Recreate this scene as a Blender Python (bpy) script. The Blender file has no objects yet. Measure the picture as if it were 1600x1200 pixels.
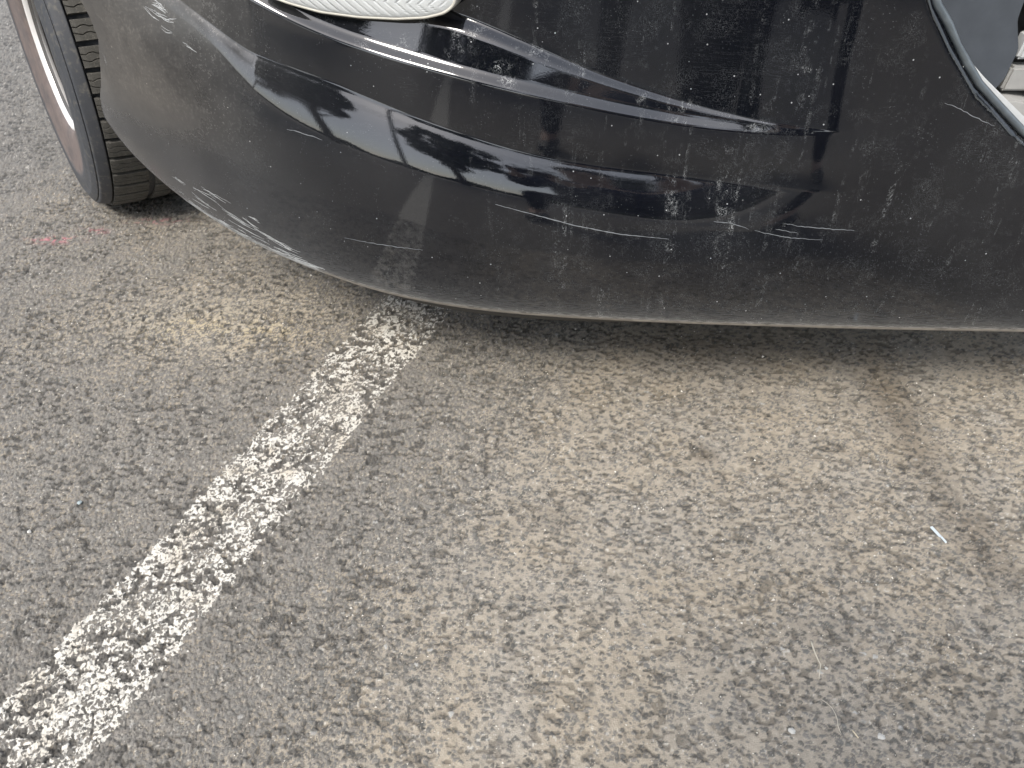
import bpy, bmesh, math, random
import numpy as np
from mathutils import Vector, Matrix
from mathutils.bvhtree import BVHTree

scene = bpy.context.scene
COL = scene.collection
rad = math.radians

# ---------------------------------------------------------------- camera
cam_d = bpy.data.cameras.new('camera')
cam = bpy.data.objects.new('camera', cam_d); COL.objects.link(cam)
cam.location = (0, 0, .80)
cam.rotation_euler = (rad(90 - 41.0), 0, 0)
cam_d.sensor_width = 36; cam_d.lens = 36 * 1202 / 1600
cam_d.clip_start = .01; cam_d.clip_end = 1500
cam_d.dof.use_dof = False
scene.camera = cam

# ---------------------------------------------------------------- light
SUN_EL, SUN_AZ = 50, 209          # azimuth measured clockwise from +Y: front left of the car
world = bpy.data.worlds.new('World'); scene.world = world; world.use_nodes = True
wn = world.node_tree; wn.nodes.clear()
sky = wn.nodes.new('ShaderNodeTexSky'); sky.sky_type = 'NISHITA'; sky.sun_disc = False
sky.sun_elevation = rad(SUN_EL); sky.sun_rotation = rad(SUN_AZ)
sky.air_density = 1.0; sky.dust_density = 1.6; sky.ozone_density = 1.0
hs = wn.nodes.new('ShaderNodeHueSaturation'); hs.inputs['Saturation'].default_value = .5
bg = wn.nodes.new('ShaderNodeBackground'); bg.inputs['Strength'].default_value = .15
wo = wn.nodes.new('ShaderNodeOutputWorld')
wn.links.new(sky.outputs[0], hs.inputs['Color']); wn.links.new(hs.outputs[0], bg.inputs['Color'])
wn.links.new(bg.outputs[0], wo.inputs['Surface'])
sd = bpy.data.lights.new('sun', 'SUN'); sd.energy = 1.8; sd.angle = rad(18); sd.color = (1, .95, .87)
sun = bpy.data.objects.new('sun', sd); COL.objects.link(sun)
_a = rad(SUN_AZ)
_s = Vector((math.sin(_a) * math.cos(rad(SUN_EL)), math.cos(_a) * math.cos(rad(SUN_EL)), math.sin(rad(SUN_EL))))
sun.rotation_euler = _s.to_track_quat('Z', 'Y').to_euler()
vs = scene.view_settings
scene.display_settings.display_device = 'sRGB'
vs.view_transform = 'Standard'; vs.look = 'None'; vs.gamma = 1; vs.use_curve_mapping = False
vs.exposure = 1.05

# ---------------------------------------------------------------- helpers
def link(name, me, mat=None, parent=None, smooth=True):
    o = bpy.data.objects.new(name, me); COL.objects.link(o)
    if mat is not None: me.materials.append(mat)
    if parent is not None: o.parent = parent
    if smooth and len(me.polygons): me.polygons.foreach_set('use_smooth', [True] * len(me.polygons))
    return o
def tag(o, label=None, cat=None, group=None, kind=None):
    if label: o['label'] = label
    if cat: o['category'] = cat
    if group: o['group'] = group
    if kind: o['kind'] = kind
    return o
def mesh(name, verts, faces):
    me = bpy.data.meshes.new(name); me.from_pydata([tuple(map(float, v)) for v in verts], [], [tuple(map(int, f)) for f in faces]); me.update()
    return me
def quadmesh(name, V, F):
    """V (n,3) and quads F (m,4) as arrays, fast"""
    me = bpy.data.meshes.new(name); V = np.ascontiguousarray(V, np.float32); F = np.ascontiguousarray(F, np.int32)
    me.vertices.add(len(V)); me.vertices.foreach_set('co', V.ravel())
    me.loops.add(F.size); me.loops.foreach_set('vertex_index', F.ravel())
    me.polygons.add(len(F)); me.polygons.foreach_set('loop_start', np.arange(0, F.size, F.shape[1], dtype=np.int32))
    me.update(calc_edges=True); me.validate()
    return me
def gridfaces(nr, nc):
    i = np.arange((nr - 1) * nc).reshape(nr - 1, nc)[:, :-1].ravel()
    return np.stack([i, i + 1, i + nc + 1, i + nc], 1)
def attr_color(me, name, rgb):
    a = me.attributes.new(name, 'FLOAT_COLOR', 'POINT')
    c = np.ones((len(me.vertices), 4), np.float32); c[:, :3] = rgb
    a.data.foreach_set('color', c.ravel())
def attr_float(me, name, v):
    a = me.attributes.new(name, 'FLOAT', 'POINT'); a.data.foreach_set('value', np.ascontiguousarray(v, np.float32).ravel())
def empty(name, loc):
    o = bpy.data.objects.new(name, None); COL.objects.link(o); o.location = loc; o.empty_display_size = .1
    return o

class NT:
    """small node builder"""
    def __init__(s, name):
        s.m = bpy.data.materials.new(name); s.m.use_nodes = True; s.t = s.m.node_tree; s.n = s.t.nodes; s.n.clear()
        s.out = s.n.new('ShaderNodeOutputMaterial')
    def set(s, sock, v):
        if isinstance(v, bpy.types.NodeSocket): s.t.links.new(v, sock)
        elif isinstance(v, (tuple, list)) and len(v) == 3 and sock.type == 'RGBA': sock.default_value = (*v, 1)
        else: sock.default_value = v
    def node(s, ty, out=0, **k):
        n = s.n.new(ty)
        ins = k.pop('ins', {})
        for a, v in k.items(): setattr(n, a, v)
        for a, v in ins.items(): s.set(n.inputs[a], v)
        return n.outputs[out]
    def math(s, op, a, b=0.0, c=0.0, clamp=False):
        n = s.n.new('ShaderNodeMath'); n.operation = op; n.use_clamp = clamp
        s.set(n.inputs[0], a); s.set(n.inputs[1], b); s.set(n.inputs[2], c); return n.outputs[0]
    def ramp(s, f, a, b, lo=0.0, hi=1.0):
        return s.node('ShaderNodeMapRange', interpolation_type='SMOOTHSTEP', ins={0: f, 1: a, 2: b, 3: lo, 4: hi})
    def mix(s, f, a, b):
        n = s.n.new('ShaderNodeMix'); n.data_type = 'RGBA'
        s.set(n.inputs[0], f); s.set(n.inputs[6], a); s.set(n.inputs[7], b); return n.outputs[2]
    def attr(s, name, out='Fac'):
        n = s.n.new('ShaderNodeAttribute'); n.attribute_name = name; return n.outputs[out]
    def pos(s, scale=(1, 1, 1), rot=(0, 0, 0)):
        g = s.n.new('ShaderNodeTexCoord'); m = s.n.new('ShaderNodeMapping')
        m.inputs['Scale'].default_value = scale; m.inputs['Rotation'].default_value = rot
        s.t.links.new(g.outputs['Object'], m.inputs['Vector']); return m.outputs[0]
    def noise(s, vec, scale, detail=3, rough=.5, dist=0.0):
        return s.node('ShaderNodeTexNoise', ins={'Vector': vec, 'Scale': scale, 'Detail': detail, 'Roughness': rough, 'Distortion': dist})
    def bump(s, h, strength=.3, dist=.001, normal=None):
        n = s.n.new('ShaderNodeBump'); n.inputs['Strength'].default_value = strength; n.inputs['Distance'].default_value = dist
        s.set(n.inputs['Height'], h)
        if normal is not None: s.set(n.inputs['Normal'], normal)
        return n.outputs[0]
    def pbsdf(s, color, rough=.5, metal=0.0, **k):
        n = s.n.new('ShaderNodeBsdfPrincipled')
        s.set(n.inputs['Base Color'], color); s.set(n.inputs['Roughness'], rough); s.set(n.inputs['Metallic'], metal)
        for a, v in k.items(): s.set(n.inputs[a.replace('_', ' ')], v)
        s.t.links.new(n.outputs[0], s.out.inputs['Surface']); s.p = n
        return s.m
def simple(name, color, rough=.5, metal=0.0, var=.15, scale=60, bump=.1, bd=.0005, **k):
    t = NT(name); v = t.pos()
    nz = t.noise(v, scale, 5, .6)
    c = t.mix(nz, tuple(x * (1 - var) for x in color), tuple(min(1, x * (1 + var)) for x in color))
    if bump: k['Normal'] = t.bump(t.noise(v, scale * 3, 4), bump, bd)
    return t.pbsdf(c, rough, metal, **k)

# ---------------------------------------------------------------- procedural fields
def _h(ix, iy, seed):
    with np.errstate(over='ignore'):
        a = ix.astype(np.uint32) * np.uint32(374761393) + iy.astype(np.uint32) * np.uint32(668265263) + np.uint32(seed * 2246822519 % 4294967296)
        a = (a ^ (a >> np.uint32(13))) * np.uint32(1274126177)
        a = a ^ (a >> np.uint32(16))
        a = a * np.uint32(2654435761); a ^= a >> np.uint32(15)
    return (a & np.uint32(0xffffff)).astype(np.float32) / np.float32(0xffffff)
def vnoise(x, y, cell, seed):
    x = x / cell + 1000; y = y / cell + 1000
    ix = np.floor(x).astype(np.int32); iy = np.floor(y).astype(np.int32); fx = x - ix; fy = y - iy
    fx = fx * fx * (3 - 2 * fx); fy = fy * fy * (3 - 2 * fy)
    return (_h(ix, iy, seed) * (1 - fx) + _h(ix + 1, iy, seed) * fx) * (1 - fy) + (_h(ix, iy + 1, seed) * (1 - fx) + _h(ix + 1, iy + 1, seed) * fx) * fy
def fbm(x, y, cell, seed, octv=4, g=.5):
    s = 0; a = 1; tot = 0
    for k in range(octv):
        s = s + a * vnoise(x * (1 + .07 * k) + .3 * k * y * .1, y, cell / 2 ** k, seed + k * 17); tot += a; a *= g
    return s / tot
def worley(x, y, cell, seed):
    """F1, F2 in cell units and a random number of the nearest seed"""
    x = x / cell + 1000; y = y / cell + 1000
    ix = np.floor(x).astype(np.int32); iy = np.floor(y).astype(np.int32)
    f1 = np.full(x.shape, 9, np.float32); f2 = f1.copy(); idv = np.zeros(x.shape, np.float32)
    for dx in (-1, 0, 1):
        for dy in (-1, 0, 1):
            jx = ix + dx; jy = iy + dy
            px = jx + _h(jx, jy, seed); py = jy + _h(jx, jy, seed + 5)
            d = np.hypot(px - x, py - y).astype(np.float32); r = _h(jx, jy, seed + 9)
            d = d * (.8 + .4 * _h(jx, jy, seed + 3))
            m = d < f1
            f2 = np.where(m, f1, np.minimum(f2, d)); idv = np.where(m, r, idv); f1 = np.where(m, d, f1)
    return f1, f2, idv
def ss(a, b, x):
    u = np.clip((x - a) / (b - a), 0, 1); return u * u * (3 - 2 * u)
def gauss(x, y, cx, cy, sx, sy, ang=0):
    c, s = math.cos(ang), math.sin(ang); u = (x - cx) * c + (y - cy) * s; v = -(x - cx) * s + (y - cy) * c
    return np.exp(-(u / sx) ** 2 - (v / sy) ** 2)

# ---------------------------------------------------------------- ground: one sheet, fine near the car, coarse to the horizon
NRF, NCF = 860, 1320
th = np.linspace(rad(73), rad(11.5), NRF)
yf = .8 / np.tan(th)
yo = np.concatenate([-np.geomspace(900, .05, 26), [0.1, .18]])
yb = yf[-1] + np.geomspace(.05, 900, 24)
ys = np.concatenate([yo, yf, yb])
us = np.linspace(-.92, .76, NCF)
uo = np.geomspace(.01, 700, 26)
us = np.concatenate([us[0] - uo[::-1], us, us[-1] + uo])
wid = np.where(ys > .1, np.minimum(.53 + ys * .9, 4.2), .62)
GX = (us[None, :] * wid[:, None]).astype(np.float32); GY = np.repeat(ys[:, None], len(us), 1).astype(np.float32)
fine = np.zeros(GX.shape, np.float32)
_c = np.clip(np.minimum(np.arange(len(us)) - 27, 25 + NCF - np.arange(len(us))) / 60, 0, 1); _r = np.clip(np.minimum(np.arange(len(ys)) - len(yo) - 1, len(yo) + NRF - 2 - np.arange(len(ys))) / 30, 0, 1)
fine[:] = (_r[:, None] * _c[None, :]); fine = fine * fine * (3 - 2 * fine)
# gentle warp so that stones are not all round
wx = GX + .003 * (fbm(GX, GY, .02, 3, 2) - .5) + .5 * .004 * (vnoise(GX, GY, .006, 8) - .5)
wy = GY + .003 * (fbm(GX, GY, .02, 31, 2) - .5) + .5 * .004 * (vnoise(GX, GY, .006, 88) - .5)
rz = ss(-.1, .5, GX - (-.532 + (GY - .438) * .4125) )
ex = wx * .92 - wy * .38; ey = (wx * .38 + wy * .92)          # stones lie slightly drawn out to the right
ex = ex * (1 - .22 * rz); ey = ey * (1 + .18 * rz)
a1, a2, aid = worley(ex, ey, .0050, 1)
b1, b2, bid = worley(ex, ey, .0033, 2)
c1, c2, cid = worley(ex, ey, .0022, 4)
def stone(f1, f2, r, thr, edge=.22):
    t = ss(.02, edge, f2 - f1) * (1 - .35 * f1)
    return np.where(r > thr, t * (.45 + .55 * (r - thr) / (1 - thr)), 0)
rockA = stone(a1, a2, aid, .45); rockB = stone(b1, b2, bid, .35) * .66; rockC = stone(c1, c2, cid, .3) * .42
rock = np.maximum(np.maximum(rockA, rockB), rockC)
which = np.where(rockA >= np.maximum(rockB, rockC), aid, np.where(rockB >= rockC, bid, cid))
del a1, a2, b1, b2, c1, c2
# where the dust lies: thick to the right and under the car's corner, thin on the left
lf = fbm(GX, GY, .22, 41, 4)
mf = fbm(GX, GY, .035, 47, 3)
sf = fbm(GX, GY, .006, 53, 3)
lineu = (GX + .606 - (GY - .438) * .4106)       # 0 .. on the left edge of the painted line
lineu = GX - (-.532 + (GY - .438) * .4125)      # metres to the right of the line's left edge (along X)
right_side = ss(.10, .55, lineu)
dustlev = .12 + .34 * right_side + .16 * ss(.7, 1.2, GY) * ss(-1.0, -.55, GX) - .13 * ss(.75, .35, GY) * (1 - right_side) - .02 * ss(.6, .38, GY)
dustlev = dustlev - .30 * ss(-.95, -1.3, GX)
dustlev = dustlev + .12 * (lf - .5) + (.13 - .08 * right_side) * (mf - .5)
net = np.exp(-((GX + .50) / .26) ** 2 - ((GY - 1.08) / .13) ** 2)
dustlev = dustlev + .12 * net
lev = dustlev + .16 * (sf - .5)
dust = ss(-.08, .04, lev - rock)
surf_h = np.maximum(rock, lev + .04 * (sf - .5))
# cracks and pits
cr1 = np.abs(fbm(GX, GY, .05, 61, 4) - .5)
crack = (1 - ss(.0, .018, cr1)) * ss(.45, .6, fbm(GX, GY, .12, 67, 2)) * (1 - .85 * right_side)
pit = ss(.60, .70, vnoise(wx * .8, wy * 1.2, .0058, 71)) * ss(.22, .5, fbm(GX, GY, .05, 72, 2)) * (.75 - .15 * right_side)
relief = .0036 - .0009 * right_side
undul = .006 * (fbm(GX, GY, .6, 75, 3) - .5) * ss(60, 3, np.hypot(GX, GY))
GZ = (surf_h - .45) * relief - crack * .0014 - pit * .0016
GZ = (GZ * fine + undul).astype(np.float32)
# albedo
w3 = which[..., None]
pal = np.array([(.105, .108, .105), (.135, .135, .130), (.165, .160, .150), (.185, .178, .165), (.115, .122, .122), (.20, .185, .165), (.14, .135, .125), (.085, .088, .088)], np.float32)
rockc = pal[np.clip((which * 977 % 1 * 8).astype(int), 0, 7)]
rockc = rockc * (.85 + .4 * fbm(GX, GY, .003, 91, 2))[..., None]
pale = ((which * 613) % 1 > .9935)[..., None]
rockc = rockc * (1 - .30 * net[..., None]) * (.84 + .16 * (1 - right_side[..., None]))
rockc = np.where(pale, np.array((.42, .42, .40), np.float32), rockc)
rockc = rockc * (1 - .55 * (1 - right_side[..., None])) + .55 * (1 - right_side[..., None]) * np.array((.222, .200, .170), np.float32) * (.7 + .6 * (which * 31 % 1))[..., None]
dustc = np.array((.338, .298, .240), np.float32) * (.78 + .44 * sf)[..., None] * (1 + .18 * net[..., None] * np.array((1.1, 1, .7), np.float32))
warm = fbm(GX, GY, .06, 99, 3)
dustc = dustc * (1 + (warm - .5)[..., None] * np.array((.12, .05, -.07), np.float32))
left_d = (1 - right_side)[..., None]
dustc = dustc * (1 - .14 * left_d * (1 - net[..., None]))
darks = (((which * 389) % 1) > .74)[..., None] * right_side[..., None]
rockc = rockc * (1 - .36 * darks)
rockc = rockc * (1 - .22 * right_side[..., None]) + .22 * right_side[..., None] * dustc
alb = rockc * (1 - dust[..., None]) + dustc * dust[..., None]
speck = ss(.84, .92, vnoise(GX, GY, .0024, 101)) * ss(.35, .6, vnoise(GX, GY, .02, 102))
alb = alb * (1 - .65 * speck[..., None]) + .65 * speck[..., None] * np.array((.56, .53, .47), np.float32)
alb = alb * (1 - .55 * crack[..., None])
alb = alb * (1 - .68 * pit[..., None])
# ground stains: drip marks, an oily trail, paint specks; wide patch under the bumper is part stain, part painted shade
stain_shade = .50 * gauss(GX, GY, .275, .766, .020, .016) + .17 * gauss(GX, GY, .05, .65, .05, .03) + .22 * gauss(GX, GY, .592, .93, .05, .12) \
   + .30 * gauss(GX, GY, .582, .80, .028, .08) + .34 * gauss(GX, GY, .60, .62, .035, .11, .15) + .30 * gauss(GX, GY, .32, 1.00, .20, .10) + .12 * gauss(GX, GY, .59, .90, .04, .10, .2) + .15 * gauss(GX, GY, .357, .489, .04, .02)
stain_shade = np.clip(stain_shade * (.6 + .8 * mf), 0, .7)
alb = alb * (1 - stain_shade[..., None] * np.array((.88, .92, .96), np.float32))
pk = (gauss(GX, GY, -.925, 1.366, .04, .012) + .5 * gauss(GX, GY, -.86, 1.40, .03, .012) + .5 * gauss(GX, GY, -.74, 1.44, .05, .012)) * ss(.52, .62, fbm(GX, GY, .007, 111, 2))
alb = alb * (1 - .75 * pk[..., None]) + .75 * pk[..., None] * np.array((.62, .20, .24), np.float32)
yl = (gauss(GX, GY, -.57, 1.075, .055, .025, .3) + .8 * gauss(GX, GY, -.44, 1.06, .10, .03, 0)) * ss(.42, .60, fbm(GX, GY, .008, 113, 3)) * dust
alb = alb * (1 - .6 * yl[..., None]) + .6 * yl[..., None] * np.array((.56, .47, .30), np.float32)
alb = np.clip(alb, .02, .8)
FARC = alb[len(yo) + 60:len(yo) + 500, 90:260].reshape(-1, 3).mean(0)

GV = np.stack([GX, GY, GZ], -1).reshape(-1, 3)
gm = quadmesh('ground', GV, gridfaces(*GX.shape))
attr_color(gm, 'albedo', alb.reshape(-1, 3).astype(np.float32)); attr_float(gm, 'fine', fine); attr_float(gm, 'film', (1 - dust) * fine)
t = NT('asphalt'); v = t.pos()
far_s = t.node('ShaderNodeTexVoronoi', out='Color', ins={'Vector': v, 'Scale': 260})
far_c = t.mix(t.noise(v, 2.2, 4), tuple(float(c) * .93 for c in FARC), tuple(float(c) * 1.07 for c in FARC))
far_c = t.mix(.6, far_c, t.mix(t.node('ShaderNodeSeparateColor', ins={0: far_s}), tuple(float(c) * .35 for c in FARC), tuple(float(c) * 1.65 for c in FARC)))
col = t.mix(t.attr('fine'), far_c, t.attr('albedo', 'Color'))
grain = t.noise(v, 900, 2, .6)
col = t.mix(.5, col, t.mix(grain, (0, 0, 0), (1, 1, 1)))
t.n[-1].blend_type = 'OVERLAY'; t.n[-1].inputs[0].default_value = .35
bn = t.bump(t.noise(v, 620, 3, .7), .9, .0012)
t.pbsdf(col, t.ramp(t.attr('film'), 0, 1, .92, .62), Normal=bn, Specular_IOR_Level=.35)
ground = link('ground', gm, t.m); tag(ground, 'grey asphalt with dusty beige patches and oily stains in front of the car', kind='structure')

# worn white line: thin paint that survives on part of the stones, its own skin on the asphalt
lw = .146
inl = (lineu > -.012) & (lineu < lw + .012) & (fine > 0) & (GY < 2.6)
edge = ss(-.006, .006, lineu + .012 * (sf - .5) + .010 * (mf - .5)) * ss(-.006, .006, lw - lineu + .012 * (fbm(GX, GY, .008, 131, 2) - .5) + .010 * (mf - .5))
wearn = fbm(GX, GY, .030, 121, 3); fl = fbm(wx, wy, .0020, 123, 2); fl2 = vnoise(wx * 1.3, wy, .0050, 127)
paint = .455 + .95 * (fl - .5) + .36 * (wearn - .5) + .22 * (fl2 - .5) + .03 * ss(.7, 1.15, GY) + .06 * ss(.6, .35, GY)
paint = paint - .30 * (rock > .62) * (which * 71 % 1 > .4) - .5 * pit - .30 * crack + .03
paint = paint * edge
near = (paint > .22) & inl
ids = gridfaces(*GX.shape); nf = near.ravel()
keep = nf[ids].any(1) & inl.ravel()[ids].all(1)
pf = ids[keep]; used, inv = np.unique(pf.ravel(), return_inverse=True)
PV = GV[used].copy(); PV[:, 2] += .00045
PF = inv.reshape(-1, 4)
# the line runs on towards the photographer, where nobody looks closely
ly = np.linspace(-7, .262, 60); lxx = -.532 + (ly - .438) * .4125
LVx = np.stack([np.stack([lxx, ly, np.full(60, .0045)], -1), np.stack([lxx + lw, ly, np.full(60, .0045)], -1)], 1).reshape(-1, 3)
i_ = np.arange(59) * 2 + len(PV)
PF = np.concatenate([PF, np.stack([i_, i_ + 1, i_ + 3, i_ + 2], 1)]); PV = np.concatenate([PV, LVx])
pm = quadmesh('painted_line', PV, PF)
attr_float(pm, 'wear', np.concatenate([paint.ravel()[used], np.full(120, .50)])); attr_float(pm, 'tint', np.concatenate([mf.ravel()[used], np.full(120, .5)]))
t = NT('worn_line_paint'); v = t.pos()
pc = t.mix(t.noise(v, 260, 4), (.50, .47, .41), (.73, .705, .645))
pc = t.mix(t.ramp(t.attr('tint'), .45, .95), pc, (.52, .47, .39))
t.pbsdf(pc, .75, Normal=t.bump(t.noise(v, 800, 3), .4, .0006), Specular_IOR_Level=.3)
al = t.ramp(t.math('ADD', t.attr('wear'), t.math('MULTIPLY', t.math('SUBTRACT', t.noise(v, 760, 2), .5), .42)), .475, .505)
t.set(t.p.inputs['Alpha'], al)
line = link('painted_line', pm, t.m)
tag(line, 'worn white painted line running diagonally across the asphalt under the bumper corner', 'road marking')
line['kind'] = 'structure'
del keep, ids

# ---------------------------------------------------------------- car skin
def cspline(xs, ys):
    """natural cubic spline through (xs, ys); linear beyond the ends"""
    xs=np.asarray(xs,float); ys=np.asarray(ys,float); n=len(xs); h=np.diff(xs)
    A=np.zeros((n,n)); b=np.zeros((n,)+ys.shape[1:]); A[0,0]=A[-1,-1]=1
    for i in range(1,n-1):
        A[i,i-1]=h[i-1]; A[i,i]=2*(h[i-1]+h[i]); A[i,i+1]=h[i]
        b[i]=6*((ys[i+1]-ys[i])/h[i]-(ys[i]-ys[i-1])/h[i-1])
    M=np.linalg.solve(A,b)
    def f(x):
        x=np.asarray(x,float); xc=np.clip(x,xs[0],xs[-1]); i=np.clip(np.searchsorted(xs,xc)-1,0,n-2)
        def e(v): return v.reshape(v.shape+(1,)*(ys.ndim-1))
        H=e(h[i]); a=e(xs[i+1]-xc); c=e(xc-xs[i])
        r=M[i]*a**3/(6*H)+M[i+1]*c**3/(6*H)+(ys[i]/H-M[i]*H/6)*a+(ys[i+1]/H-M[i+1]*H/6)*c
        s0=(ys[1]-ys[0])/h[0]-h[0]*M[1]/6; s1=(ys[-1]-ys[-2])/h[-1]+h[-1]*M[-2]/6
        return r+np.where(e(x)<xs[0],s0*(e(x)-xs[0]),0)+np.where(e(x)>xs[-1],s1*(e(x)-xs[-1]),0)
    return f
LIP=np.array([(-.633,1.180,.330),(-.610,1.160,.300),(-.573,1.131,.270),(-.492,1.066,.240),(-.373,.979,.220),(-.269,.921,.208),(-.176,.882,.200),
 (-.087,.858,.195),(.086,.836,.190),(.336,.818,.190),(.665,.806,.190),(.95,.82,.190),(1.15,.88,.195),(1.30,.98,.21),(1.38,1.10,.24)])
_t=np.concatenate([[0],np.cumsum(np.hypot(*np.diff(LIP[:,:2],axis=0).T))])
_lip=cspline(_t,LIP)
TMAX=_t[-1]
def plan(t):
    P=_lip(t); d=(_lip(t+.01)-_lip(t-.01))[...,:2]
    d=d/np.linalg.norm(d,axis=-1,keepdims=True)
    n=np.stack([d[...,1],-d[...,0]],-1)
    return P,n
def sstep(a,b,x):
    u=np.clip((x-a)/(b-a),0,1); return u*u*(3-2*u)
ZTOP=.80
# section through the skin: rows as (segment, fraction, tilt in degrees) ; tilt > 0 faces up
NS=dict(L=70,S=46,R=50,U=90,T=60)
def rows():
    r=[]
    for k in 'LSRUT':
        m=NS[k]
        for i in range(m): r.append((k,i/m))
    r.append(('T',1.0)); return r
def section(t,zS,zC,zR,zU):
    """returns z (rows x cols) and outward offset o (rows x cols)"""
    zL=_lip(t)[:,2]; rr=rows(); Z=[];T=[]
    corner=1-sstep(.10,.42,t)          # 1 at the wheel arch, 0 on the front
    right=sstep(.88,1.12,t)
    led=np.clip((1.10-t)/.5,0,1)*sstep(0,.3,t)*.6+.4*np.clip((1.10-t)/.12,0,1)
    led=np.minimum(led,1)
    for k,f in rr:
        if k=='L':
            z=zL+(zS-zL)*f
            ti=-8+(18-8*right)*f**1.3
            ti=ti*(1-corner)+corner*(-16+24*f)
            ti=ti-26*(1-sstep(0,.05,f))
        elif k=='S':
            z=zS+(zC-zS)*f
            A=17*(1-.83*right)*(1-.9*corner)
            ti=(10-7*right)*(1-corner)+8*corner+A*np.clip(f/.85,0,1)+2.5*(1-right)*(1-corner)*sstep(0,.08,f)
            ti=ti*(1-sstep(.9,1,f))+4*sstep(.9,1,f)
        elif k=='R':
            z=zC+(zR-zC)*f
            ti=3+4*f+0*t
        elif k=='U':
            h=np.maximum(zU-zR,.002); z=zR+h*f; d=h*f
            bw=.0080
            up=sstep(-.2*bw,.5*bw,d); dn=sstep(.9*bw,1.8*bw,d)
            ti=7+led*(38*up*(1-dn)+dn*15)
            e=1-f
            g=np.clip(1-e/.34,0,1)
            ti=ti+led*(29*sstep(0,.55,g)) 
            ti=ti+(3-ti)*sstep(.9,1,f)*led
        else:
            z=zU+(np.maximum(ZTOP,zU+.03)-zU)*f; ti=3+4*(1-led)*(1-sstep(0,.35,f))+6*f**2+45*sstep(.75,1,f)+0*t
        Z.append(z+0*t); T.append(ti+0*t)
    Z=np.array(Z);T=np.radians(np.array(T))
    o=np.zeros_like(Z)
    tt=np.tan((T[1:]+T[:-1])/2)
    o[1:]=-np.cumsum(tt*np.diff(Z,axis=0),axis=0)
    return Z,o
T_KN = [0.0, 0.08, 0.16, 0.24, 0.32, 0.38, 0.44, 0.5, 0.56, 0.62, 0.68, 0.74, 0.8, 0.86, 0.92, 0.98, 1.03, 1.08, 1.13, 1.2, 1.35, 1.6, 1.9]
Z_S = [0.5839, 0.5676, 0.5573, 0.5451, 0.5115, 0.4673, 0.4308, 0.4122, 0.3977, 0.3848, 0.3729, 0.3615, 0.3515, 0.343, 0.3366, 0.3318, 0.3276, 0.3227, 0.3172, 0.309, 0.2955, 0.2875, 0.2865]
Z_C = [0.6142, 0.5965, 0.5818, 0.5665, 0.5305, 0.4997, 0.4873, 0.4765, 0.4613, 0.4447, 0.429, 0.4142, 0.4041, 0.3974, 0.3926, 0.3904, 0.3898, 0.389, 0.3863, 0.3805, 0.3686, 0.3636, 0.3626]
Z_R = [0.7187, 0.7054, 0.6846, 0.6458, 0.5975, 0.5633, 0.5377, 0.5221, 0.5108, 0.5003, 0.4893, 0.4782, 0.4671, 0.4562, 0.4479, 0.4454, 0.4464, 0.4483, 0.4491, 0.4486, 0.4459, 0.4409, 0.4399]
Z_U = [0.79, 0.7858, 0.76, 0.7126, 0.6677, 0.6367, 0.6099, 0.5899, 0.5742, 0.5617, 0.5477, 0.5279, 0.5061, 0.4876, 0.4721, 0.4626, 0.4581, 0.4554, 0.4548, 0.4541, 0.4513, 0.4463, 0.4453]
ARCH_Z = [.30, .33, .3465, .3735, .396, .426, .472, .5, .52, .58, .70, .9]
ARCH_T = [0, 0, .016, .040, .064, .090, .122, .120, .108, .075, .0, 0]
def zk(tab, t): return np.interp(t, T_KN, tab)
def smooth1(a, k):
    p = np.pad(a, k, mode='edge'); return np.convolve(p, np.ones(2 * k + 1) / (2 * k + 1), 'valid')
NT_COL = 900
tc = np.linspace(0, TMAX, NT_COL)
fz = {k: smooth1(smooth1(zk(v, tc), 9), 9) for k, v in (('S', Z_S), ('C', Z_C), ('R', Z_R), ('U', Z_U))}
SZ, SO = section(tc, fz['S'], fz['C'], fz['R'], fz['U'])
tcol = tc[None, :] + np.interp(SZ, ARCH_Z, ARCH_T) * np.clip(1 - tc[None, :] / .4, 0, 1)
PP, NN = plan(tcol.ravel())
NN = NN.reshape(SZ.shape + (2,)); PP = PP.reshape(SZ.shape + (3,))
SX = PP[..., 0] + NN[..., 0] * SO; SY = PP[..., 1] + NN[..., 1] * SO
def skin_at(t, z, out=0.0):
    """point on the skin at section t and height z, moved outward"""
    j = int(np.clip(t / TMAX * (NT_COL - 1), 0, NT_COL - 1)); i = np.searchsorted(SZ[:, j], z); i = min(max(i, 1), len(SZ) - 1)
    f = (z - SZ[i - 1, j]) / max(1e-6, SZ[i, j] - SZ[i - 1, j]); f = min(max(f, 0), 1)
    x = SX[i - 1, j] * (1 - f) + SX[i, j] * f + NN[i, j, 0] * out; y = SY[i - 1, j] * (1 - f) + SY[i, j] * f + NN[i, j, 1] * out
    return Vector((x, y, z))
def t_of_x(x):
    return float(np.interp(x, _lip(tc)[:, 0], tc))

car = empty('car', (.35, 1.9, 0))
tag(car, 'black car, its dusty scratched front bumper and front wheel over the asphalt', 'car')
def cpart(name, me, mat, smooth=True, parent=None):
    o = link(name, me, mat, None, smooth)
    p = parent or car
    o.parent = p
    if p is car: o.matrix_parent_inverse = Matrix.Translation(-Vector(car.location))
    return o

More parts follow.
